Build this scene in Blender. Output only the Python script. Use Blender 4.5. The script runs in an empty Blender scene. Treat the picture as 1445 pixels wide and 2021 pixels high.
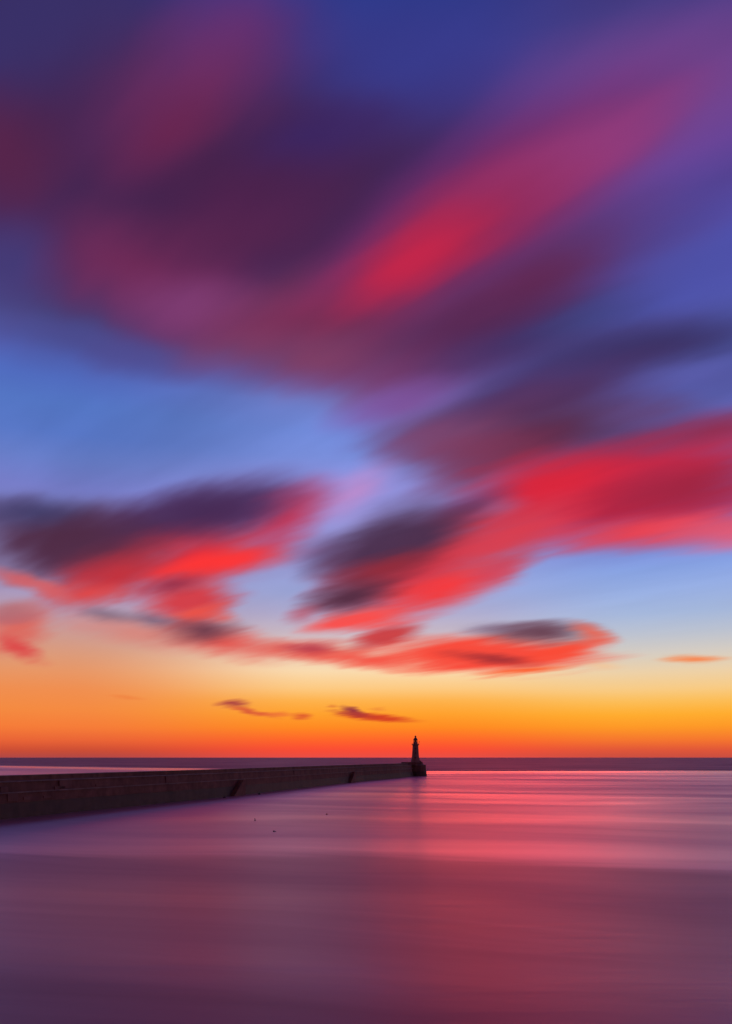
import bpy, bmesh, math, random
from mathutils import Vector, Matrix
random.seed(7)
C = bpy.context.scene
COL = C.collection
R = math.radians

# ------------------------------------------------------------------ measures
F = 1684.0            # focal length in picture units (picture 1445 x 2021)
HY = 1495.0           # row of the horizon
CX = 722.5
EYE = 17.3            # camera height above the water

# ------------------------------------------------------------------ camera
cam = bpy.data.cameras.new('camera')
co = bpy.data.objects.new('camera', cam)
COL.objects.link(co)
co.location = (0, 0, EYE)
co.rotation_euler = (R(90), 0, 0)
cam.sensor_fit = 'VERTICAL'
cam.sensor_height = 36.0
cam.sensor_width = 36.0
cam.lens = F / 2021 * 36
cam.shift_y = (HY - 1010.5) / 2021
cam.clip_start = 0.5
cam.clip_end = 400000
C.camera = co

# ------------------------------------------------------------------ exposure / render
C.view_settings.view_transform = 'Standard'
C.view_settings.look = 'None'
C.view_settings.exposure = 0
C.view_settings.gamma = 1
C.view_settings.use_curve_mapping = False
C.render.film_transparent = False
C.cycles.use_adaptive_sampling = True
C.cycles.adaptive_threshold = 0.012
C.cycles.adaptive_min_samples = 16
C.cycles.use_denoising = True
C.cycles.max_bounces = 5
C.cycles.diffuse_bounces = 2
C.cycles.glossy_bounces = 3

# ------------------------------------------------------------------ sun
SUN_AZ, SUN_EL = R(9.8), R(-19.6)
sl = bpy.data.lights.new('sun', 'SUN')
sl.energy = 5.0
sl.angle = R(47.0)
sl.color = (1.0, 0.08, 0.06)
so = bpy.data.objects.new('sun', sl)
COL.objects.link(so)
sd = Vector((math.sin(SUN_AZ) * math.cos(SUN_EL), math.cos(SUN_AZ) * math.cos(SUN_EL), math.sin(SUN_EL)))
so.rotation_euler = sd.to_track_quat('Z', 'Y').to_euler()

# ------------------------------------------------------------------ node helpers
class NT:
    def __init__(s, tree):
        s.t = tree; s.n = tree.nodes; s.l = tree.links
    def new(s, kind, **kw):
        n = s.n.new(kind)
        for k, v in kw.items(): setattr(n, k, v)
        return n
    def put(s, sock, v):
        if v is None: return
        if isinstance(v, bpy.types.NodeSocket): s.l.new(v, sock)
        else: sock.default_value = v
    def math(s, op, a, b=None, c=None, clamp=False):
        n = s.new('ShaderNodeMath', operation=op, use_clamp=clamp)
        s.put(n.inputs[0], a); s.put(n.inputs[1], b); s.put(n.inputs[2], c)
        return n.outputs[0]
    def vec(s, x, y, z=0.0):
        n = s.new('ShaderNodeCombineXYZ')
        s.put(n.inputs[0], x); s.put(n.inputs[1], y); s.put(n.inputs[2], z)
        return n.outputs[0]
    def rng(s, v, a, b, c, d, kind='LINEAR'):
        n = s.new('ShaderNodeMapRange', interpolation_type=kind, clamp=True)
        s.put(n.inputs[0], v)
        for i, q in enumerate((a, b, c, d)): s.put(n.inputs[i + 1], q)
        return n.outputs[0]
    def mix(s, f, a, b, blend='MIX'):
        n = s.new('ShaderNodeMix', data_type='RGBA', blend_type=blend)
        s.put(n.inputs[0], f); s.put(n.inputs[6], a); s.put(n.inputs[7], b)
        return n.outputs[2]
    def noise(s, v, scale=1.0, detail=2.0, rough=0.5, dist=0.0):
        n = s.new('ShaderNodeTexNoise')
        s.put(n.inputs['Vector'], v); n.inputs['Scale'].default_value = scale
        n.inputs['Detail'].default_value = detail; n.inputs['Roughness'].default_value = rough
        n.inputs['Distortion'].default_value = dist
        return n

def hx(h):                       # '#rrggbb' as display values 0..1 (mixed as seen, made linear at the end)
    h = h.lstrip('#')
    return tuple(int(h[i:i + 2], 16) / 255 for i in (0, 2, 4)) + (1.0,)

# ------------------------------------------------------------------ sky
W = bpy.data.worlds.new('World')
C.world = W
W.use_nodes = True
W.node_tree.nodes.clear()
w = NT(W.node_tree)
tc = w.new('ShaderNodeTexCoord')
nrm = w.new('ShaderNodeVectorMath', operation='NORMALIZE')
w.l.new(tc.outputs['Generated'], nrm.inputs[0])
sp = w.new('ShaderNodeSeparateXYZ')
w.l.new(nrm.outputs[0], sp.inputs[0])
X, Y, Z = sp.outputs
hyp = w.math('SQRT', w.math('ADD', w.math('MULTIPLY', X, X), w.math('MULTIPLY', Y, Y)))
tanel = w.math('DIVIDE', Z, w.math('MAXIMUM', hyp, 0.001))     # tangent of the elevation
az = w.math('ARCTAN2', X, Y)                                   # bearing, 0 = straight out to sea
tt = w.math('MULTIPLY', tanel, 1.0)

def el_of(px, py):
    U = (px - CX) / F
    return (HY - py) / F * math.cos(math.atan(U))

def ramp(stops, px):
    n = w.new('ShaderNodeValToRGB')
    cr = n.color_ramp
    cr.interpolation = 'LINEAR'
    stops = sorted((max(0, min(1, el_of(px, y))), c) for y, c in stops)
    cr.elements[0].position = stops[0][0]; cr.elements[0].color = hx(stops[0][1])
    cr.elements[1].position = stops[-1][0]; cr.elements[1].color = hx(stops[-1][1])
    for p, c in stops[1:-1]:
        e = cr.elements.new(p); e.color = hx(c)
    w.l.new(tt, n.inputs[0])
    return n.outputs[0]

Lr = ramp([(1496, '#b04a48'), (1480, '#cc5038'), (1462, '#e8643a'), (1435, '#f67c3c'), (1400, '#f58a44'), (1360, '#f08e52'),
           (1325, '#e89666'), (1290, '#dc9a7a'), (1250, '#cc9a90'), (1210, '#b89aaa'), (1170, '#a898bc'), (1100, '#9290c4'), (1030, '#8088cc'),
           (960, '#7a80cc'), (900, '#6a80cc'), (850, '#5c7aca'), (790, '#5676c4'), (740, '#526cbe'), (690, '#5060ae'),
           (620, '#48508e'), (480, '#46407c'), (300, '#402e62'), (100, '#3c3264'), (0, '#3a3264'), (-500, '#2c2a5c')], 90)
Mr = ramp([(1496, '#e85048'), (1480, '#fb4e38'), (1462, '#ff6430'), (1435, '#ff8a28'), (1410, '#ffa032'), (1385, '#feb04c'), (1360, '#fdc880'),
           (1325, '#fadaae'), (1290, '#ead0ba'), (1250, '#c8b8c4'), (1210, '#b0acd0'), (1170, '#9ca6d8'), (1100, '#9098d4'), (1030, '#9894d8'),
           (960, '#8c8cd4'), (900, '#7488d2'), (850, '#7088d6'), (790, '#7484d2'), (740, '#6c68b8'), (690, '#6a5090'),
           (500, '#5a3468'), (340, '#44306a'), (200, '#403a84'), (100, '#3e4090'), (0, '#364090'), (-500, '#2c3070')], 722)
Rr = ramp([(1496, '#c85044'), (1480, '#e0583c'), (1462, '#f47434'), (1435, '#fe982c'), (1410, '#ffac34'), (1385, '#fcbc58'), (1360, '#f8ca84'),
           (1325, '#ecd0a8'), (1290, '#d6ccc0'), (1250, '#bcc2d0'), (1210, '#a6b8dc'), (1170, '#98aee0'), (1120, '#86a0e0'), (1080, '#7c8cd8'),
           (1040, '#8078cc'), (900, '#6a70c0'), (760, '#5e62b2'), (690, '#5058a0'), (580, '#5458b0'), (480, '#5454ae'),
           (380, '#5c4a9c'), (300, '#68489a'), (200, '#704890'), (100, '#604488'), (0, '#483f82'), (-500, '#303070')], 1300)
Br = ramp([(1496, '#7c4c50'), (1440, '#8c5458'), (1330, '#905a66'), (1150, '#805468'), (900, '#684660'), (500, '#503854'),
           (0, '#33305f'), (-500, '#2a2a55')], 722)
fl = w.rng(az, R(-19.5), R(-3), 0, 1, 'SMOOTHSTEP')
fr = w.rng(az, R(4), R(18), 0, 1, 'SMOOTHSTEP')
fb = w.rng(w.math('ABSOLUTE', w.math('SUBTRACT', az, SUN_AZ)), R(30), R(115), 0, 1, 'SMOOTHSTEP')
sky = w.mix(fl, Lr, Mr)
sky = w.mix(fr, sky, Rr)
sky = w.mix(fb, sky, Br)

# streaks of high cloud drawn out along the wind, seen in perspective on a cloud plane
zz = w.math('ADD', w.math('MAXIMUM', Z, 0.0), 0.07)
qs = w.math('DIVIDE', w.math('ADD', w.math('MULTIPLY', X, -0.68), w.math('MULTIPLY', Y, 0.73)), zz)
qt = w.math('DIVIDE', w.math('ADD', w.math('MULTIPLY', X, 0.73), w.math('MULTIPLY', Y, 0.68)), zz)
streak = w.noise(w.vec(w.math('MULTIPLY', qs, 0.45), w.math('MULTIPLY', qt, 1.5), 3.1), 1.0, 3.0, 0.5)
warp = w.noise(w.vec(w.math('MULTIPLY', qs, 0.7), w.math('MULTIPLY', qt, 1.6), 8.7), 1.0, 2.5, 0.5)
wsp = w.new('ShaderNodeSeparateColor')
w.l.new(warp.outputs['Color'], wsp.inputs[0])

# tangent-plane map of the seaward half of the sky
yy = w.math('MAXIMUM', Y, 0.05)
pu = w.math('MULTIPLY', w.math('DIVIDE', X, yy), F)
pv = w.math('MULTIPLY', w.math('DIVIDE', Z, yy), F)
amp = w.math('ADD', w.math('MULTIPLY', pv, 0.10), 3.0)
WX, WY = 1.15, 0.6
pu = w.math('ADD', pu, w.math('MULTIPLY', w.math('MULTIPLY', w.math('SUBTRACT', wsp.outputs[0], 0.5), amp), WX))
pv = w.math('ADD', pv, w.math('MULTIPLY', w.math('MULTIPLY', w.math('SUBTRACT', wsp.outputs[1], 0.5), amp), WY))
warp2 = w.noise(w.vec(w.math('MULTIPLY', qs, 1.9), w.math('MULTIPLY', qt, 5.2), 2.2), 1.0, 3.0, 0.6)
wsq = w.new('ShaderNodeSeparateColor')
w.l.new(warp2.outputs['Color'], wsq.inputs[0])
amp2 = w.math('ADD', w.math('MULTIPLY', pv, 0.045), 6.0)
pu = w.math('ADD', pu, w.math('MULTIPLY', w.math('MULTIPLY', w.math('SUBTRACT', wsq.outputs[0], 0.5), amp2), 2.6))
pv = w.math('ADD', pv, w.math('MULTIPLY', w.math('MULTIPLY', w.math('SUBTRACT', wsq.outputs[1], 0.5), amp2), 1.0))
P = w.vec(pu, pv, 0.0)

#  x, y, radius along, radius across, tilt (deg, rising to the right), colour, strength, softness
CLOUDS = [
 # high mauve sheet
 (380, 360, 760, 400, 8, '#48294f', 0.92, 0.75),
 (60, 60, 330, 190, 20, '#3c3468', 0.75, 1.0),
 (0, 310, 170, 190, 0, '#5a2848', 0.75, 1.0),
 (30, 520, 150, 120, -10, '#443c74', 0.85, 1.0),
 (520, 60, 260, 170, 20, '#60367a', 0.75, 1.0),
 (430, 175, 370, 190, 30, '#783262', 0.75, 1.0),
 (340, 270, 210, 110, 30, '#6c2a50', 0.7, 1.0),
 (800, 110, 300, 190, 20, '#3d4090', 0.9, 1.0),
 (620, 270, 250, 110, 15, '#402c66', 0.85, 1.0),
 (480, 390, 320, 150, 5, '#522850', 0.8, 1.0),
 (280, 530, 300, 160, -12, '#722f58', 0.9, 0.9),
 (380, 600, 250, 100, -8, '#7e4074', 0.85, 1.0),
 (200, 680, 300, 60, -14, '#4e4c8c', 0.7, 1.0),
 (430, 460, 260, 90, 5, '#5c2a50', 0.6, 1.0),
 (650, 630, 360, 160, 6, '#763454', 0.95, 1.0),
 (660, 710, 380, 95, 0, '#864468', 0.9, 1.0),
 
 (800, 735, 300, 85, 6, '#84487a', 0.8, 1.0),
 # purple veil, top right
 (1280, 200, 480, 240, 24, '#74448a', 0.85, 1.0),
 (1000, 330, 480, 150, 31, '#6c3474', 0.75, 1.0),
 (1060, 555, 500, 165, 24, '#6a2e56', 0.92, 1.0),
 (950, 640, 400, 120, 20, '#5c2e56', 0.9, 1.0),
 # long red streak
 (960, 420, 580, 165, 31, '#8a3060', 0.85, 1.0),
 (1160, 290, 340, 85, 29, '#96407e', 0.8, 1.0),
 (890, 465, 390, 108, 32, '#9a2e56', 0.75, 1.0),
 (825, 515, 235, 70, 32, '#c42a4a', 0.88, 1.0),
 # slate streaks under it
 (1060, 660, 360, 90, 20, '#443464', 0.9, 1.0),
 (1180, 625, 220, 80, 20, '#424680', 0.8, 1.0),
 (1330, 540, 260, 130, 20, '#5054a8', 0.7, 1.0),
 (1130, 720, 400, 75, 16, '#483a6c', 0.75, 1.0),
 (1290, 690, 320, 66, 8, '#40386a', 0.95, 1.0),
 (1060, 790, 420, 80, 14, '#4e3664', 0.9, 0.9),
 (800, 790, 200, 60, 14, '#7c5096', 0.8, 1.0),
 (1350, 762, 240, 48, 12, '#6062b2', 0.9, 1.0),
 (1090, 862, 370, 120, 8, '#5e3454', 0.95, 0.9),
 (890, 878, 200, 110, 0, '#784468', 0.85, 1.0),
 (1300, 815, 170, 36, 12, '#6a4c80', 0.7, 1.0),
 # big red cloud, right
 (1020, 900, 220, 70, 10, '#82344e', 0.8, 1.0),
 (950, 935, 190, 66, 24, '#7c4062', 0.8, 1.0),
 (1420, 850, 330, 60, 12, '#98304e', 0.9, 1.0),
 (1240, 972, 430, 128, 8, '#c02c48', 0.98, 0.65),
 (1080, 962, 240, 95, 10, '#e02c40', 0.95, 1.0),
 (1370, 965, 260, 75, 12, '#a02c48', 0.75, 1.0),
 (1270, 1048, 340, 55, 5, '#ee4450', 0.92, 1.0),
 (1430, 1050, 230, 50, 4, '#e65a72', 0.85, 1.0),
 (1050, 1040, 200, 64, 14, '#e4445a', 0.85, 1.0),
 (960, 1010, 110, 30, 10, '#a07cb0', 0.6, 1.0),
 # left cloud
 (690, 975, 130, 55, 30, '#bc86c4', 0.75, 1.0),
 (150, 1070, 330, 120, -4, '#523048', 0.97, 0.85),
 (70, 1010, 160, 50, 0, '#44406a', 0.8, 1.0),
 (410, 1015, 260, 98, 12, '#4a3058', 0.97, 0.85),
 (300, 1045, 230, 66, 0, '#503050', 0.85, 1.0),
 (385, 1000, 230, 70, 12, '#4a3058', 0.8, 1.0),
 (375, 1096, 300, 84, 10, '#d8323e', 0.97, 1.0),
 (560, 1020, 150, 75, 34, '#c03450', 0.85, 1.0),
 (450, 1018, 180, 55, 14, '#4c3058', 0.8, 1.0),
 (220, 1135, 190, 74, 22, '#c0343e', 0.95, 1.0),
 (180, 1168, 130, 34, 2, '#e04848', 0.85, 1.0),
 (60, 1150, 140, 26, -20, '#dc5c5c', 0.75, 0.9),
 (405, 1112, 190, 36, 10, '#fa3838', 0.95, 0.9),
 (170, 1065, 220, 70, 0, '#523048', 0.7, 1.0),
 # small clouds below it
 (378, 1185, 130, 76, 4, '#d43e46', 0.95, 0.8),
 (345, 1152, 80, 26, 8, '#8e3048', 0.75, 1.0),
 (390, 1212, 90, 26, 14, '#f05448', 0.85, 1.0),
 (215, 1214, 80, 26, -10, '#6c5a70', 0.6, 1.0),
 (305, 1228, 90, 28, -4, '#705c74', 0.75, 1.0),
 (450, 1266, 180, 46, -8, '#e4504a', 0.88, 1.0),
 (400, 1246, 120, 34, 4, '#683c4c', 0.88, 1.0),
 (440, 1220, 60, 20, 0, '#ec5a50', 0.6, 1.0),
 (270, 1252, 190, 40, -10, '#dc7c70', 0.65, 1.0),
 (35, 1240, 100, 66, 20, '#dc6258', 0.85, 1.0),
 (15, 1215, 90, 30, 4, '#b86068', 0.7, 1.0),
 (35, 1278, 75, 30, -25, '#dc4648', 0.85, 1.0),
 (20, 1205, 90, 30, 5, '#b07078', 0.6, 1.0),
 # middle cloud
 (640, 1085, 110, 50, 10, '#6c4c74', 0.6, 1.0),
 (920, 1010, 160, 40, 22, '#5c3c68', 0.8, 1.0),
 (850, 1110, 310, 105, 20, '#cc3846', 0.96, 0.85),
 (780, 1068, 215, 88, 18, '#4c3450', 0.96, 0.85),
 (970, 1078, 190, 55, 22, '#e04454', 0.85, 1.0),
 (770, 1120, 160, 40, 14, '#96303e', 0.85, 1.0),
 (870, 1172, 230, 55, 18, '#f43a3c', 0.92, 1.0),
 (1000, 1120, 110, 40, 20, '#cc4458', 0.8, 1.0),
 (695, 1178, 135, 52, 12, '#523044', 0.93, 1.0),
 (700, 1222, 150, 30, 8, '#fc4c48', 0.9, 0.8),
 (600, 1215, 60, 22, 20, '#c05060', 0.6, 1.0),
 # low flat cloud
 (760, 1258, 110, 24, 14, '#c83c40', 0.92, 0.8),
 (620, 1283, 160, 32, -4, '#de5048', 0.88, 1.0),
 (610, 1280, 70, 16, 0, '#b04050', 0.8, 1.0),
 (720, 1302, 200, 24, -4, '#f2564a', 0.85, 1.0),
 (950, 1292, 320, 52, 0, '#f84a3c', 0.97, 0.7),
 (990, 1240, 120, 20, 2, '#8c7c98', 0.7, 1.0),
 (1070, 1249, 165, 33, 0, '#664050', 0.93, 1.0),
 (1170, 1250, 70, 26, -16, '#f0604c', 0.8, 1.0),
 (970, 1299, 140, 17, -5, '#9a3238', 0.8, 1.0),
 (1110, 1285, 120, 22, 14, '#fa4c38', 0.85, 1.0),
 (1040, 1323, 130, 13, 4, '#ff5428', 0.85, 1.0),
 (1370, 1300, 90, 13, 0, '#f88450', 0.9, 1.0),
 (1190, 1314, 60, 14, 0, '#f6c090', 0.6, 1.0),
 # small low shreds
 (460, 1389, 48, 10, 2, '#a03c44', 0.9, 1.0),
 (500, 1405, 70, 9, -12, '#d4543c', 0.9, 1.0),
 (545, 1410, 60, 8, 0, '#ea6a3c', 0.7, 1.0),
 (595, 1413, 30, 10, 0, '#dc5a34', 0.9, 1.0),
 (700, 1404, 38, 11, -20, '#8c3444', 0.95, 1.0),
 (745, 1415, 110, 11, -5, '#d44428', 0.97, 0.9),
 (700, 1409, 60, 8, -6, '#a83a3c', 0.8, 1.0),
 (655, 1393, 18, 6, 0, '#e07c3c', 0.7, 1.0),
 (745, 1400, 26, 5, 0, '#ec843c', 0.6, 1.0),
 (250, 1376, 60, 7, -4, '#ee7c40', 0.5, 1.0),
]
# wispy wear on the cloud edges, drawn out along the same wind
wear = w.noise(w.vec(w.math('MULTIPLY', qs, 1.0), w.math('MULTIPLY', qt, 3.4), 21.0), 1.0, 3.0, 0.55)
wear = w.rng(wear.outputs[0], 0.30, 0.70, 0.0, 0.24)
ends = {}
def worn_to(soft):
    if soft not in ends: ends[soft] = w.math('ADD', wear, soft)
    return ends[soft]
for (bx, by, ra, rb, rot, hexc, al, soft) in CLOUDS:
    ra *= 1.14; rb *= 1.14
    m = w.new('ShaderNodeMapping', vector_type='TEXTURE')
    w.l.new(P, m.inputs[0])
    m.inputs[1].default_value = (bx - CX, HY - by, 0)
    m.inputs[2].default_value = (0, 0, R(rot))
    m.inputs[3].default_value = (ra, rb, 1)
    g = w.new('ShaderNodeTexGradient', gradient_type='SPHERICAL')
    w.l.new(m.outputs[0], g.inputs[0])
    f = w.rng(g.outputs[1], wear, worn_to(soft * 0.9), 0.0, al, 'SMOOTHSTEP')
    sky = w.mix(f, sky, hx(hexc))

# thin mauve sheet over the rest of the sky, away from the dawn
sheet = w.math('MULTIPLY', w.rng(streak.outputs[0], 0.42, 0.66, 0, 0.75, 'SMOOTHSTEP'),
               w.math('MAXIMUM', w.rng(tanel, 0.95, 1.4, 0, 1, 'SMOOTHSTEP'), w.rng(w.math('ABSOLUTE', az), R(32), R(60), 0, 0.9, 'SMOOTHSTEP')))
sheet = w.math('MULTIPLY', sheet, w.rng(tanel, 0.08, 0.4, 0, 1, 'SMOOTHSTEP'))
sky = w.mix(sheet, sky, hx('#523058'))
# faint drawn-out streaking everywhere
st2 = w.math('MULTIPLY', w.rng(streak.outputs[0], 0.3, 0.7, 0.92, 1.07), w.rng(wear, 0.0, 0.24, 1.045, 0.95))
stc = w.mix(w.rng(tanel, 0.1, 0.4, 0.0, 1.0), (1, 1, 1, 1), w.vec(st2, st2, st2))
sky = w.mix(1.0, sky, stc, 'MULTIPLY')

gm = w.new('ShaderNodeGamma')
w.l.new(sky, gm.inputs[0]); gm.inputs[1].default_value = 2.22
bg = w.new('ShaderNodeBackground')
w.l.new(gm.outputs[0], bg.inputs[0]); bg.inputs[1].default_value = 1.0
ns = w.new('ShaderNodeTexSky', sky_type='NISHITA')
ns.sun_disc = False
ns.sun_elevation = R(-2); ns.sun_rotation = SUN_AZ
bg2 = w.new('ShaderNodeBackground')
w.l.new(ns.outputs[0], bg2.inputs[0]); bg2.inputs[1].default_value = 0.002
ad = w.new('ShaderNodeAddShader')
w.l.new(bg.outputs[0], ad.inputs[0]); w.l.new(bg2.outputs[0], ad.inputs[1])
wo = w.new('ShaderNodeOutputWorld')
w.l.new(ad.outputs[0], wo.inputs[0])
W.cycles.sampling_method = 'MANUAL'
W.cycles.sample_map_resolution = 512

# ------------------------------------------------------------------ object helpers
def link(name, bm, mat, parent=None, smooth=False):
    me = bpy.data.meshes.new(name)
    bmesh.ops.recalc_face_normals(bm, faces=bm.faces[:])
    bm.to_mesh(me); bm.free()
    me.materials.append(mat)
    if smooth:
        for p in me.polygons: p.use_smooth = True
    o = bpy.data.objects.new(name, me)
    COL.objects.link(o)
    if parent is not None: o.parent = parent
    return o

def thing(name, label, cat, loc=(0, 0, 0), group=None):
    o = bpy.data.objects.new(name, None)
    COL.objects.link(o)
    o.location = loc
    o['label'] = label; o['category'] = cat
    if group: o['group'] = group
    return o

def box(bm, c, s, rz=0.0):
    M = Matrix.Translation(c) @ Matrix.Rotation(rz, 4, 'Z') @ Matrix.Diagonal((s[0], s[1], s[2], 1))
    return bmesh.ops.create_cube(bm, size=1.0, matrix=M)['verts']

def lathe(bm, prof, n=24, c=(0, 0), cap=True):
    rings = []
    for r, z in prof:
        rings.append([bm.verts.new((c[0] + r * math.cos(2 * math.pi * (i + .5) / n), c[1] + r * math.sin(2 * math.pi * (i + .5) / n), z)) for i in range(n)])
    for a, b in zip(rings, rings[1:]):
        for i in range(n):
            bm.faces.new((a[i], a[(i + 1) % n], b[(i + 1) % n], b[i]))
    if cap:
        bm.faces.new(rings[0][::-1]); bm.faces.new(rings[-1])

def bar(bm, a, b, r, n=6):
    a, b = Vector(a), Vector(b); d = b - a
    M = Matrix.Translation((a + b) / 2) @ d.to_track_quat('Z', 'Y').to_matrix().to_4x4()
    bmesh.ops.create_cone(bm, cap_ends=True, segments=n, radius1=r, radius2=r, depth=d.length, matrix=M)

# ------------------------------------------------------------------ materials
def mat(name):
    m = bpy.data.materials.new(name); m.use_nodes = True
    t = NT(m.node_tree)
    return m, t, m.node_tree.nodes['Principled BSDF']

def stone(name, dark, light, rough=0.85, course=1.6, blen=3.2, bump=0.25, wet=False):
    m, t, p = mat(name)
    g = t.new('ShaderNodeNewGeometry')
    s = t.new('ShaderNodeSeparateXYZ'); t.l.new(g.outputs['Position'], s.inputs[0])
    n1 = t.noise(g.outputs['Position'], 0.35, 6, 0.6)
    n2 = t.noise(t.vec(t.math('MULTIPLY', s.outputs[0], 0.5), t.math('MULTIPLY', s.outputs[1], 0.12), t.math('MULTIPLY', s.outputs[2], 0.05)), 1.0, 4, 0.6)
    br = t.new('ShaderNodeTexBrick')
    along = t.math('ADD', t.math('MULTIPLY', s.outputs[0], 0.27), t.math('MULTIPLY', s.outputs[1], 0.963))
    t.l.new(t.vec(along, s.outputs[2], 0.0), br.inputs['Vector'])
    br.inputs['Scale'].default_value = 1.0
    br.inputs['Brick Width'].default_value = blen
    br.inputs['Row Height'].default_value = course
    br.inputs['Mortar Size'].default_value = 0.06
    br.inputs['Color1'].default_value = (0.6, 0.6, 0.6, 1); br.inputs['Color2'].default_value = (1.2, 1.2, 1.2, 1)
    br.inputs['Mortar'].default_value = (0.35, 0.35, 0.35, 1)
    c = t.mix(t.rng(n1.outputs[0], 0.3, 0.7, 0, 1), dark, light)
    c = t.mix(0.16, c, br.outputs[0], 'MULTIPLY')
    c = t.mix(t.rng(n2.outputs[0], 0.45, 0.7, 0, 0.6), c, (dark[0] * .5, dark[1] * .5, dark[2] * .5, 1))
    t.l.new(c, p.inputs['Base Color'])
    p.inputs['Roughness'].default_value = rough
    b = t.new('ShaderNodeBump'); b.inputs['Strength'].default_value = bump; b.inputs['Distance'].default_value = 0.1
    t.l.new(t.math('ADD', n1.outputs[0], br.outputs[1]), b.inputs['Height'])
    t.l.new(b.outputs[0], p.inputs['Normal'])
    return m

M_wall = stone('pier_masonry', (0.14, 0.07, 0.045, 1), (0.26, 0.135, 0.095, 1))
M_weed = stone('weedy_wet_masonry', (0.06, 0.042, 0.026, 1), (0.10, 0.07, 0.045, 1), rough=0.7)
M_deck = stone('deck_concrete', (0.22, 0.18, 0.15, 1), (0.34, 0.29, 0.25, 1), bump=0.2)
M_patch = stone('newer_pier_stone', (0.20, 0.11, 0.08, 1), (0.26, 0.15, 0.11, 1), bump=0.3)
M_tower = stone('lighthouse_granite', (0.26, 0.15, 0.11, 1), (0.42, 0.26, 0.20, 1), course=0.7, blen=1.4, bump=0.3)

def plain(name, col, rough=0.5, metal=0.0):
    m, t, p = mat(name)
    tcn = t.new('ShaderNodeTexCoord')
    n = t.noise(tcn.outputs['Object'], 3.0, 4, 0.6)
    c = t.mix(t.rng(n.outputs[0], 0.3, 0.7, 0, 1), tuple(x * .7 for x in col[:3]) + (1,), tuple(min(1, x * 1.15) for x in col[:3]) + (1,))
    t.l.new(c, p.inputs['Base Color'])
    p.inputs['Roughness'].default_value = rough; p.inputs['Metallic'].default_value = metal
    return m
M_iron = plain('dark_painted_iron', (0.05, 0.05, 0.05), 0.5)
M_roof = plain('lantern_roof_copper', (0.10, 0.08, 0.07), 0.55)
M_door = plain('weathered_door', (0.06, 0.04, 0.03), 0.6)
M_orange = plain('orange_buoy_plastic', (0.55, 0.16, 0.05), 0.5)
M_black = plain('black_buoy_rubber', (0.02, 0.02, 0.022), 0.6)
M_pane, tq, pq = mat('lantern_glass')
_tr = tq.new('ShaderNodeBsdfTransparent'); _tr.inputs[0].default_value = (0.8, 0.82, 0.84, 1)
_gs = tq.new('ShaderNodeBsdfGlossy'); _gs.inputs['Roughness'].default_value = 0.08
_mx = tq.new('ShaderNodeMixShader'); _mx.inputs[0].default_value = 0.05
tq.l.new(_tr.outputs[0], _mx.inputs[1]); tq.l.new(_gs.outputs[0], _mx.inputs[2])
tq.n.remove(pq); tq.l.new(_mx.outputs[0], tq.n['Material Output'].inputs[0])
M_dark = plain('dark_window_glass', (0.02, 0.02, 0.025), 0.15)

# ------------------------------------------------------------------ sea
M_sea, t, p = mat('long_smoothed_sea')
g = t.new('ShaderNodeNewGeometry')
s = t.new('ShaderNodeSeparateXYZ'); t.l.new(g.outputs['Position'], s.inputs[0])
sx, sy = s.outputs[0], s.outputs[1]
drift = t.noise(t.vec(t.math('MULTIPLY', sx, 0.006), t.math('MULTIPLY', sy, 0.006), 9.0), 1.0, 2, 0.5)
slant = t.math('ADD', t.math('ADD', sy, t.math('MULTIPLY', sx, 0.22)), t.math('MULTIPLY', drift.outputs[0], 70.0))
big = t.noise(t.vec(t.math('MULTIPLY', sx, 0.005), t.math('MULTIPLY', slant, 0.019), 5.3), 1.0, 4, 0.45, 0.4)
fine = t.noise(t.vec(t.math('MULTIPLY', sx, 0.03), t.math('MULTIPLY', sy, 0.30), 4.0), 1.0, 5, 0.6)
# calmer and rougher stretches
line = t.math('ADD', sy, t.math('MULTIPLY', t.math('SUBTRACT', big.outputs[0], 0.5), 18.0))
line = t.math('ADD', line, t.math('MULTIPLY', t.math('MAXIMUM', sx, 0.0), 0.42))
wisp = t.noise(t.vec(t.math('MULTIPLY', sx, 0.018), t.math('MULTIPLY', slant, 0.16), 2.0), 1.0, 5, 0.62, 0.6)
line = t.math('ADD', line, t.math('MULTIPLY', t.math('SUBTRACT', wisp.outputs[0], 0.5), 14.0))
near_edge = t.rng(line, 145, 160, 0, 1, 'SMOOTHSTEP')
far_edge = t.rng(sy, 1060, 1100, 0, 1, 'SMOOTHSTEP')
t.n.remove(p)
foot = t.math('MAXIMUM', t.math('MULTIPLY', sx, -1.0), 0.0)
far_line = t.math('SUBTRACT', sy, t.math('MULTIPLY', foot, 0.9))
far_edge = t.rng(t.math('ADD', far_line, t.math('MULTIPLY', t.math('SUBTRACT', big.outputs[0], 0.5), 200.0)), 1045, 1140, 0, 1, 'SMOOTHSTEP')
slick = t.math('MULTIPLY', t.rng(far_line, 880, 940, 0, 1, 'SMOOTHSTEP'), t.math('SUBTRACT', 1.0, far_edge))
chop = t.rng(big.outputs[0], 0.32, 0.68, -1.0, 1.0)                  # -1 calm ... 1 ruffled
rough = t.math('ADD', t.math('MULTIPLY', chop, 0.06), 0.345)
rough = t.math('ADD', rough, t.math('MULTIPLY', far_edge, 0.10))
rough = t.math('SUBTRACT', rough, t.math('MULTIPLY', slick, 0.08))
refl = t.math('ADD', t.math('MULTIPLY', chop, t.math('ADD', t.math('MULTIPLY', near_edge, -0.05), -0.10)), 0.76)
refl = t.math('ADD', refl, t.math('MULTIPLY', near_edge, 0.15))
refl = t.math('ADD', refl, t.math('MULTIPLY', t.math('SUBTRACT', wisp.outputs[0], 0.5), 0.24))
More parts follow.
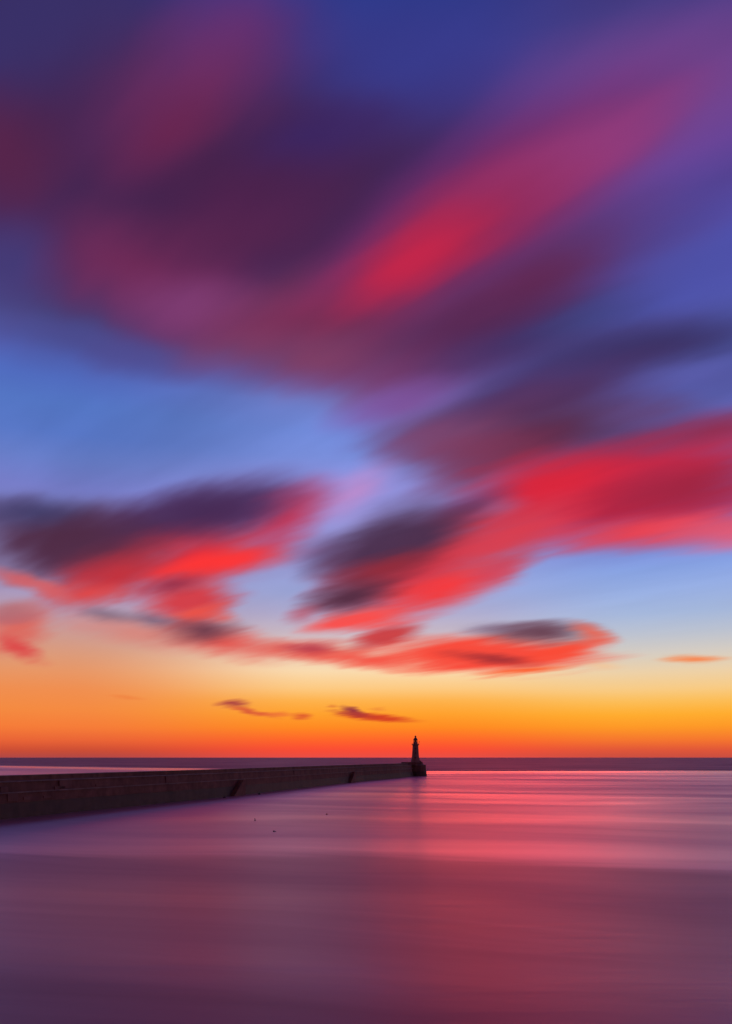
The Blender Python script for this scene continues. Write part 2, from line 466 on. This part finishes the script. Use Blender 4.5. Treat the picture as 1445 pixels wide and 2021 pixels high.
seam = t.math('MULTIPLY', near_edge, t.rng(line, 160, 240, 1, 0, 'SMOOTHSTEP'))
refl = t.math('ADD', refl, t.math('MULTIPLY', seam, 0.20))
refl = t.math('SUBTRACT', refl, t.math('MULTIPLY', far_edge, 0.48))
refl = t.math('ADD', refl, t.math('MULTIPLY', slick, 0.15))
b = t.new('ShaderNodeBump'); b.inputs['Strength'].default_value = 0.12; b.inputs['Distance'].default_value = 0.3
t.l.new(fine.outputs[0], b.inputs['Height'])
gl = t.new('ShaderNodeBsdfAnisotropic', distribution='MULTI_GGX')
gl.inputs['Color'].default_value = (1.0, 0.66, 0.69, 1)
t.l.new(rough, gl.inputs['Roughness'])
gl.inputs['Anisotropy'].default_value = 0.0
gl.inputs['Tangent'].default_value = (1, 0, 0)
t.l.new(b.outputs[0], gl.inputs['Normal'])
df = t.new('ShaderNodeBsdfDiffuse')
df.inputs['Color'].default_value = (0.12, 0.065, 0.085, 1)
fz = t.new('ShaderNodeFresnel'); fz.inputs[0].default_value = 1.9
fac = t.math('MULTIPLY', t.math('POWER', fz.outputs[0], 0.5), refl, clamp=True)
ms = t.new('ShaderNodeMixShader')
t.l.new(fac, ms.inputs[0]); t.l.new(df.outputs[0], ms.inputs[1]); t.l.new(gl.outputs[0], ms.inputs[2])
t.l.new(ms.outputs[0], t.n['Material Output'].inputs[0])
bm = bmesh.new()
S = 150000.0
ys = [-400, 0, 100, 300, 1000, 5000, 20000, S]
xs = [-S, -20000, -3000, -500, 0, 500, 3000, 20000, S]
grid = [[bm.verts.new((x, y, 0)) for x in xs] for y in [-S] + ys]
for j in range(len(grid) - 1):
    for i in range(len(xs) - 1):
        bm.faces.new((grid[j][i], grid[j][i + 1], grid[j + 1][i + 1], grid[j + 1][i]))
sea = link('sea', bm, M_sea)
sea['kind'] = 'structure'

# ------------------------------------------------------------------ pier
def water(px, py):
    y = EYE * F / (py - HY)
    return Vector(((px - CX) / F * y, y))
line_pts = [water(-60, 1624.5), water(0, 1617.5), water(100, 1607.5), water(200, 1597.5), water(310, 1586.5), water(420, 1575.5),
            water(530, 1563), water(640, 1550.5), water(720, 1541.5), water(790, 1535.3)]
d0 = (line_pts[1] - line_pts[0]).normalized()
line_pts = [line_pts[0] - d0 * 130] + line_pts
HEADC = Vector((48.5, 799.0))
line_pts.append(Vector((44.0, 790.5)))
dirs = []
for i in range(len(line_pts)):
    a = line_pts[max(0, i - 1)]; b2 = line_pts[min(len(line_pts) - 1, i + 1)]
    dirs.append((b2 - a).normalized())
def back(i, off):                                 # point offset away from the camera side
    d = dirs[i]; return line_pts[i] + Vector((-d.y, d.x)) * off

pier = thing('pier', 'long dark stone breakwater running out from the left to the lighthouse', 'pier', (line_pts[6].x, line_pts[6].y, 0))
pier_inv = Matrix.Translation(-Vector(pier.location))
def strip(name, prof, m, close=True):
    """prof: (offset from the waterline, height) polygon swept along the pier"""
    bm = bmesh.new()
    rows = []
    for i in range(len(line_pts)):
        rows.append([bm.verts.new((back(i, o).x, back(i, o).y, z)) for o, z in prof])
    n = len(prof)
    for a, b_ in zip(rows, rows[1:]):
        for k in range(n if close else n - 1):
            bm.faces.new((a[k], a[(k + 1) % n], b_[(k + 1) % n], b_[k]))
    bm.faces.new(rows[0]); bm.faces.new(rows[-1][::-1])
    bm.transform(pier_inv)
    return link(name, bm, m, pier)
strip('foundation_wall', [(0, -3), (0, 0), (0.5, 4.2), (0.5, 4.3), (15, 4.3), (15, -3)], M_weed)
strip('lower_wall', [(0.9, 4.3), (1.1, 7.05), (14.5, 7.05), (14.5, 4.3)], M_wall)
strip('stone_ledge', [(0.75, 7.05), (0.75, 7.4), (14.6, 7.4), (14.6, 7.05)], M_deck)
strip('upper_wall', [(1.4, 7.4), (1.7, 10.2), (14.0, 10.2), (14.0, 7.4)], M_wall)
strip('deck', [(1.35, 10.2), (1.35, 10.5), (14.2, 10.5), (14.2, 10.2)], M_deck)
strip('parapet_wall', [(4.6, 10.5), (4.7, 11.85), (6.4, 11.85), (6.4, 10.5)], M_wall)
strip('parapet_coping', [(4.45, 11.85), (4.45, 12.1), (6.55, 12.1), (6.55, 11.85)], M_deck)

# where along the pier a picture column falls
def at_px(px):
    u = (px - CX) / F
    for i in range(len(line_pts) - 1):
        a, b_ = line_pts[i], line_pts[i + 1]
        d = b_ - a
        den = d.x - u * d.y
        k = (u * a.y - a.x) / den if abs(den) > 1e-9 else -1
        if 0 <= k <= 1:
            return a + d * k, d.normalized()
    return line_pts[-1], dirs[-1]

def staircase(px, top, label=None):
    """flight of landing steps let down the wall towards the shore end"""
    pt, d = at_px(px)
    nrm_ = Vector((d.y, -d.x))                    # towards the camera side
    bm = bmesh.new()
    n = 14; tread = 0.8; h = top / n
    for k in range(n):
        z1 = top - k * h
        c = pt - d * (k + .5) * tread + nrm_ * 0.9
        box(bm, (c.x, c.y, z1 / 2 - 0.6), (tread * 0.998, 2.0, z1 + 1.2), math.atan2(d.y, d.x))
    bm.transform(pier_inv)
    o = link('staircase', bm, M_wall, pier)
    # side wall of the landing, on the seaward end
    bm = bmesh.new()
    c = pt + d * 1.2 + nrm_ * 0.8
    box(bm, (c.x, c.y, top / 2 - .5), (2.2, 2.0, top + 1.0), math.atan2(d.y, d.x))
    bm.transform(pier_inv)
    link('landing', bm, M_wall, pier)
    bm = bmesh.new()
    for k in (0, 4, 8, 12):
        a = pt - d * (k + .5) * tread + nrm_ * 1.85; z = top - k * h
        bar(bm, (a.x, a.y, z), (a.x, a.y, z + 1.0), 0.05)
    a = pt - d * .5 * tread + nrm_ * 1.85; b_ = pt - d * 12.5 * tread + nrm_ * 1.85
    bar(bm, (a.x, a.y, top + 1.0), (b_.x, b_.y, top - 12 * h + 1.0), 0.05)
    bm.transform(pier_inv)
    link('handrail', bm, M_iron, pier)
staircase(474, 7.0)
staircase(696, 7.4)

# paler patches of newer stone set slightly proud of the wall
def patch(px, z0, z1, wid, off):
    pt, d = at_px(px)
    nrm_ = Vector((d.y, -d.x))
    bm = bmesh.new()
    c = pt - nrm_ * (off + 0.25)
    box(bm, (c.x, c.y, (z0 + z1) / 2), (wid, 0.9, z1 - z0), math.atan2(d.y, d.x))
    bm.transform(pier_inv)
    return link('repair_block', bm, M_patch, pier)
for a in ((30, 4.8, 7.0, 4.2, 0.95), (58, 4.9, 5.8, 3.0, 0.95), (98, 5.0, 5.7, 3.5, 0.95), (136, 7.5, 10.1, 6.0, 1.35), (125, 7.4, 8.4, 5.0, 1.35),
          (16, 7.5, 9.0, 3.0, 1.35), (210, 7.6, 8.4, 8.0, 1.4), (345, 7.5, 10.1, 9.0, 1.4), (590, 7.6, 10.0, 9.0, 1.4)):
    patch(*a)

# pier head
bm = bmesh.new()
lathe(bm, [(8.9, -3), (8.7, 0), (8.15, 4.4)], 16, (HEADC.x, HEADC.y)); bm.transform(pier_inv)
link('head_foundation', bm, M_weed, pier)
bm = bmesh.new()
lathe(bm, [(8.0, 4.4), (7.45, 10.0)], 16, (HEADC.x, HEADC.y)); bm.transform(pier_inv)
link('head_wall', bm, M_wall, pier)
bm = bmesh.new()
lathe(bm, [(7.65, 10.0), (7.65, 10.55), (7.3, 10.75)], 16, (HEADC.x, HEADC.y)); bm.transform(pier_inv)
link('head_coping', bm, M_deck, pier)

# ------------------------------------------------------------------ lighthouse
LX, LY = (820.1 - CX) / F * 799, 799.0
lh = thing('lighthouse', 'tapering stone lighthouse with domed lantern at the end of the breakwater', 'lighthouse', (LX, LY, 10.5))
def lpart(name, bm, m, parent=None, smooth=False):
    if parent is None:
        return link(name, bm, m, lh, smooth)
    return link(name, bm, m, parent, smooth)
Z0 = 10.5
# plinth: long low block on the deck, step blocks to seaward
d = (line_pts[-1] - line_pts[-3]).normalized(); ang = math.atan2(d.y, d.x)
k = 799 / F
bm = bmesh.new()
box(bm, ((807.0 - 820.1) * k - 1.0, -5.5, 1.25), (26 * k, 6.0, 2.5), 0.0)
lpart('low_building', bm, M_wall)
bm = bmesh.new()
lathe(bm, [(7.0, 0.25), (7.0, 2.2), (6.8, 2.3)], 16)
lpart('plinth', bm, M_wall)
bm = bmesh.new()
box(bm, (4.4, 0, 3.1), (1.2, 3.0, 1.7))
box(bm, (5.6, 0, 2.6), (1.2, 3.0, 0.8))
lpart('seaward_steps', bm, M_wall)
prof = [(4.75, 2.3), (4.4, 2.9), (3.95, 4.2), (3.6, 6.0), (3.3, 8.2), (3.05, 11), (2.85, 14), (2.7, 17), (2.62, 18.3)]
bm = bmesh.new(); lathe(bm, prof, 32)
tower = lpart('tower', bm, M_tower, smooth=False)
bm = bmesh.new(); lathe(bm, [(2.75, 18.0), (2.95, 18.3), (3.4, 18.55), (3.5, 18.6), (3.5, 19.3), (3.2, 19.3)], 32)
gal = lpart('gallery', bm, M_tower)
bm = bmesh.new()
for i in range(16):
    a = 2 * math.pi * i / 16
    bar(bm, (3.3 * math.cos(a), 3.3 * math.sin(a), 19.1), (3.3 * math.cos(a), 3.3 * math.sin(a), 20.1), 0.035)
for z in (19.6, 20.1):
    pts = [(3.3 * math.cos(2 * math.pi * i / 24), 3.3 * math.sin(2 * math.pi * i / 24), z) for i in range(24)]
    for i in range(24): bar(bm, pts[i], pts[(i + 1) % 24], 0.035, 5)
link('railing', bm, M_iron, gal)
bm = bmesh.new(); lathe(bm, [(1.95, 19.1), (1.95, 21.1), (2.1, 21.15), (2.1, 21.35)], 24)
lant = lpart('lantern_base', bm, M_tower)
bm = bmesh.new()
bm.free()
lr = lant
for i in range(8):
    a = 2 * math.pi * (i + .2) / 8
    bm = bmesh.new()
    bar(bm, (1.8 * math.cos(a), 1.8 * math.sin(a), 21.3), (1.8 * math.cos(a + .3), 1.8 * math.sin(a + .3), 23.4), 0.17)
    link('glazing_bar', bm, M_iron, lr)
for i in range(12):
    a0, a1 = 2 * math.pi * (i + .06) / 12, 2 * math.pi * (i + .94) / 12
    bm = bmesh.new()
    v = [bm.verts.new((1.8 * math.cos(q), 1.8 * math.sin(q), z)) for q, z in ((a0, 21.2), (a1, 21.2), (a1, 23.4), (a0, 23.4))]
    v2 = [bm.verts.new((1.77 * math.cos(q), 1.77 * math.sin(q), z)) for q, z in ((a0, 21.2), (a1, 21.2), (a1, 23.4), (a0, 23.4))]
    bm.faces.new(v); bm.faces.new(v2[::-1])
    for q in range(4): bm.faces.new((v[q], v2[q], v2[(q + 1) % 4], v[(q + 1) % 4]))
    link('pane', bm, M_pane, lr)
bm = bmesh.new(); lathe(bm, [(0.45, 19.2), (0.45, 21.4), (0.75, 21.6), (0.8, 22.3), (0.7, 23.0), (0.4, 23.2)], 16)
link('lamp', bm, M_dark, lr)
bm = bmesh.new(); lathe(bm, [(2.0, 22.9), (2.1, 23.1), (2.05, 23.5), (1.8, 24.1), (1.4, 24.7), (1.0, 25.1), (0.75, 25.5), (0.5, 25.8)], 24)
rf = lpart('roof', bm, M_roof, smooth=False)
bm = bmesh.new(); lathe(bm, [(0.5, 25.6), (0.6, 25.9), (0.8, 26.1), (0.88, 26.5), (0.72, 26.95), (0.35, 27.15), (0.06, 27.25), (0.05, 27.5)], 16)
link('ball_vent', bm, M_roof, rf)
# windows up the tower and a door
def tr(z):
    for (r0, z0), (r1, z1) in zip(prof, prof[1:]):
        if z0 <= z <= z1: return r0 + (r1 - r0) * (z - z0) / (z1 - z0)
    return prof[-1][0]
for z, a in ((6.5, -95), (11.0, -88), (15.2, -95)):
    r = tr(z); a = R(a)
    bm = bmesh.new(); box(bm, ((r - .02) * math.cos(a), (r - .02) * math.sin(a), z), (0.5, 0.8, 1.3), a)
    wn = lpart('window', bm, M_dark)
    bm = bmesh.new()
    box(bm, ((r + .0) * math.cos(a), (r + .0) * math.sin(a), z - .78), (0.7, 1.2, 0.2), a)
    link('sill', bm, M_tower, wn)
# small light on a bracket at the right of the gallery
bm = bmesh.new()
bar(bm, (3.15, -0.8, 19.1), (3.4, -0.8, 21.0), 0.06)
lathe(bm, [(0.18, 20.9), (0.32, 21.1), (0.32, 21.7), (0.12, 21.9)], 10, (3.42, -0.8))
lpart('bracket_lamp', bm, M_roof)

# ------------------------------------------------------------------ floats on the water
def at_water(px, py, z=0.0):
    q = water(px, py); return (q.x, q.y, z)
def buoy(px, py, label, kind, group='floats on the harbour water'):
    t_ = thing('buoy', label, 'buoy', at_water(px, py), group)
    if kind == 'pole':
        bm = bmesh.new(); lathe(bm, [(0.05, -.15), (0.16, 0), (0.2, .12), (0.14, .25), (0.05, .28)], 12); link('float', bm, M_black, t_, True)
        bm = bmesh.new(); bar(bm, (0, 0, -.3), (0.04, 0, 0.62), 0.03)
        link('pole', bm, M_iron, t_)
        bm = bmesh.new(); box(bm, (-0.07, 0, 0.5), (0.22, 0.02, 0.18)); link('flag', bm, M_black, t_)
    elif kind == 'round':
        bm = bmesh.new(); bmesh.ops.create_uvsphere(bm, u_segments=14, v_segments=9, radius=0.22, matrix=Matrix.Translation((-.1, 0, .08))); link('float', bm, M_black, t_, True)
        bm = bmesh.new(); bmesh.ops.create_uvsphere(bm, u_segments=12, v_segments=8, radius=0.12, matrix=Matrix.Translation((.3, .1, .03))); link('float', bm, M_black, t_, True)
        bm = bmesh.new(); bar(bm, (-.1, 0, .05), (.3, .1, .02), 0.025); link('rope', bm, M_black, t_)
    elif kind == 'orange':
        bm = bmesh.new(); lathe(bm, [(0.08, -.1), (0.26, 0.0), (0.3, .1), (0.2, .24), (0.07, .28)], 12); link('float', bm, M_orange, t_, True)
        bm = bmesh.new(); bar(bm, (0, 0, .24), (0, 0, .38), 0.03); link('ring', bm, M_iron, t_)
    else:
        bm = bmesh.new(); lathe(bm, [(0.1, -.3), (0.5, -.1), (0.6, .15), (0.45, .5), (0.12, .62)], 14); link('float', bm, M_black, t_, True)
        bm = bmesh.new(); bar(bm, (0, 0, .55), (-.35, 0, 1.35 if kind == 'spar' else .85), 0.08); link('pole', bm, M_iron, t_)
    return t_
buoy(503.5, 1619.5, 'dark marker float with short upright pole standing alone on pink water', 'pole')
buoy(541.5, 1641.5, 'dark pair of round floats joined by rope, nearest to the camera', 'round')
buoy(645, 1607.5, 'faint orange float alone on the reddest water, farthest right', 'orange')
buoy(443, 1574.5, 'small black mooring float close against the foot of the breakwater steps', 'low')
buoy(512, 1568, 'black float with slanting pole just off the breakwater between the stairs', 'spar')
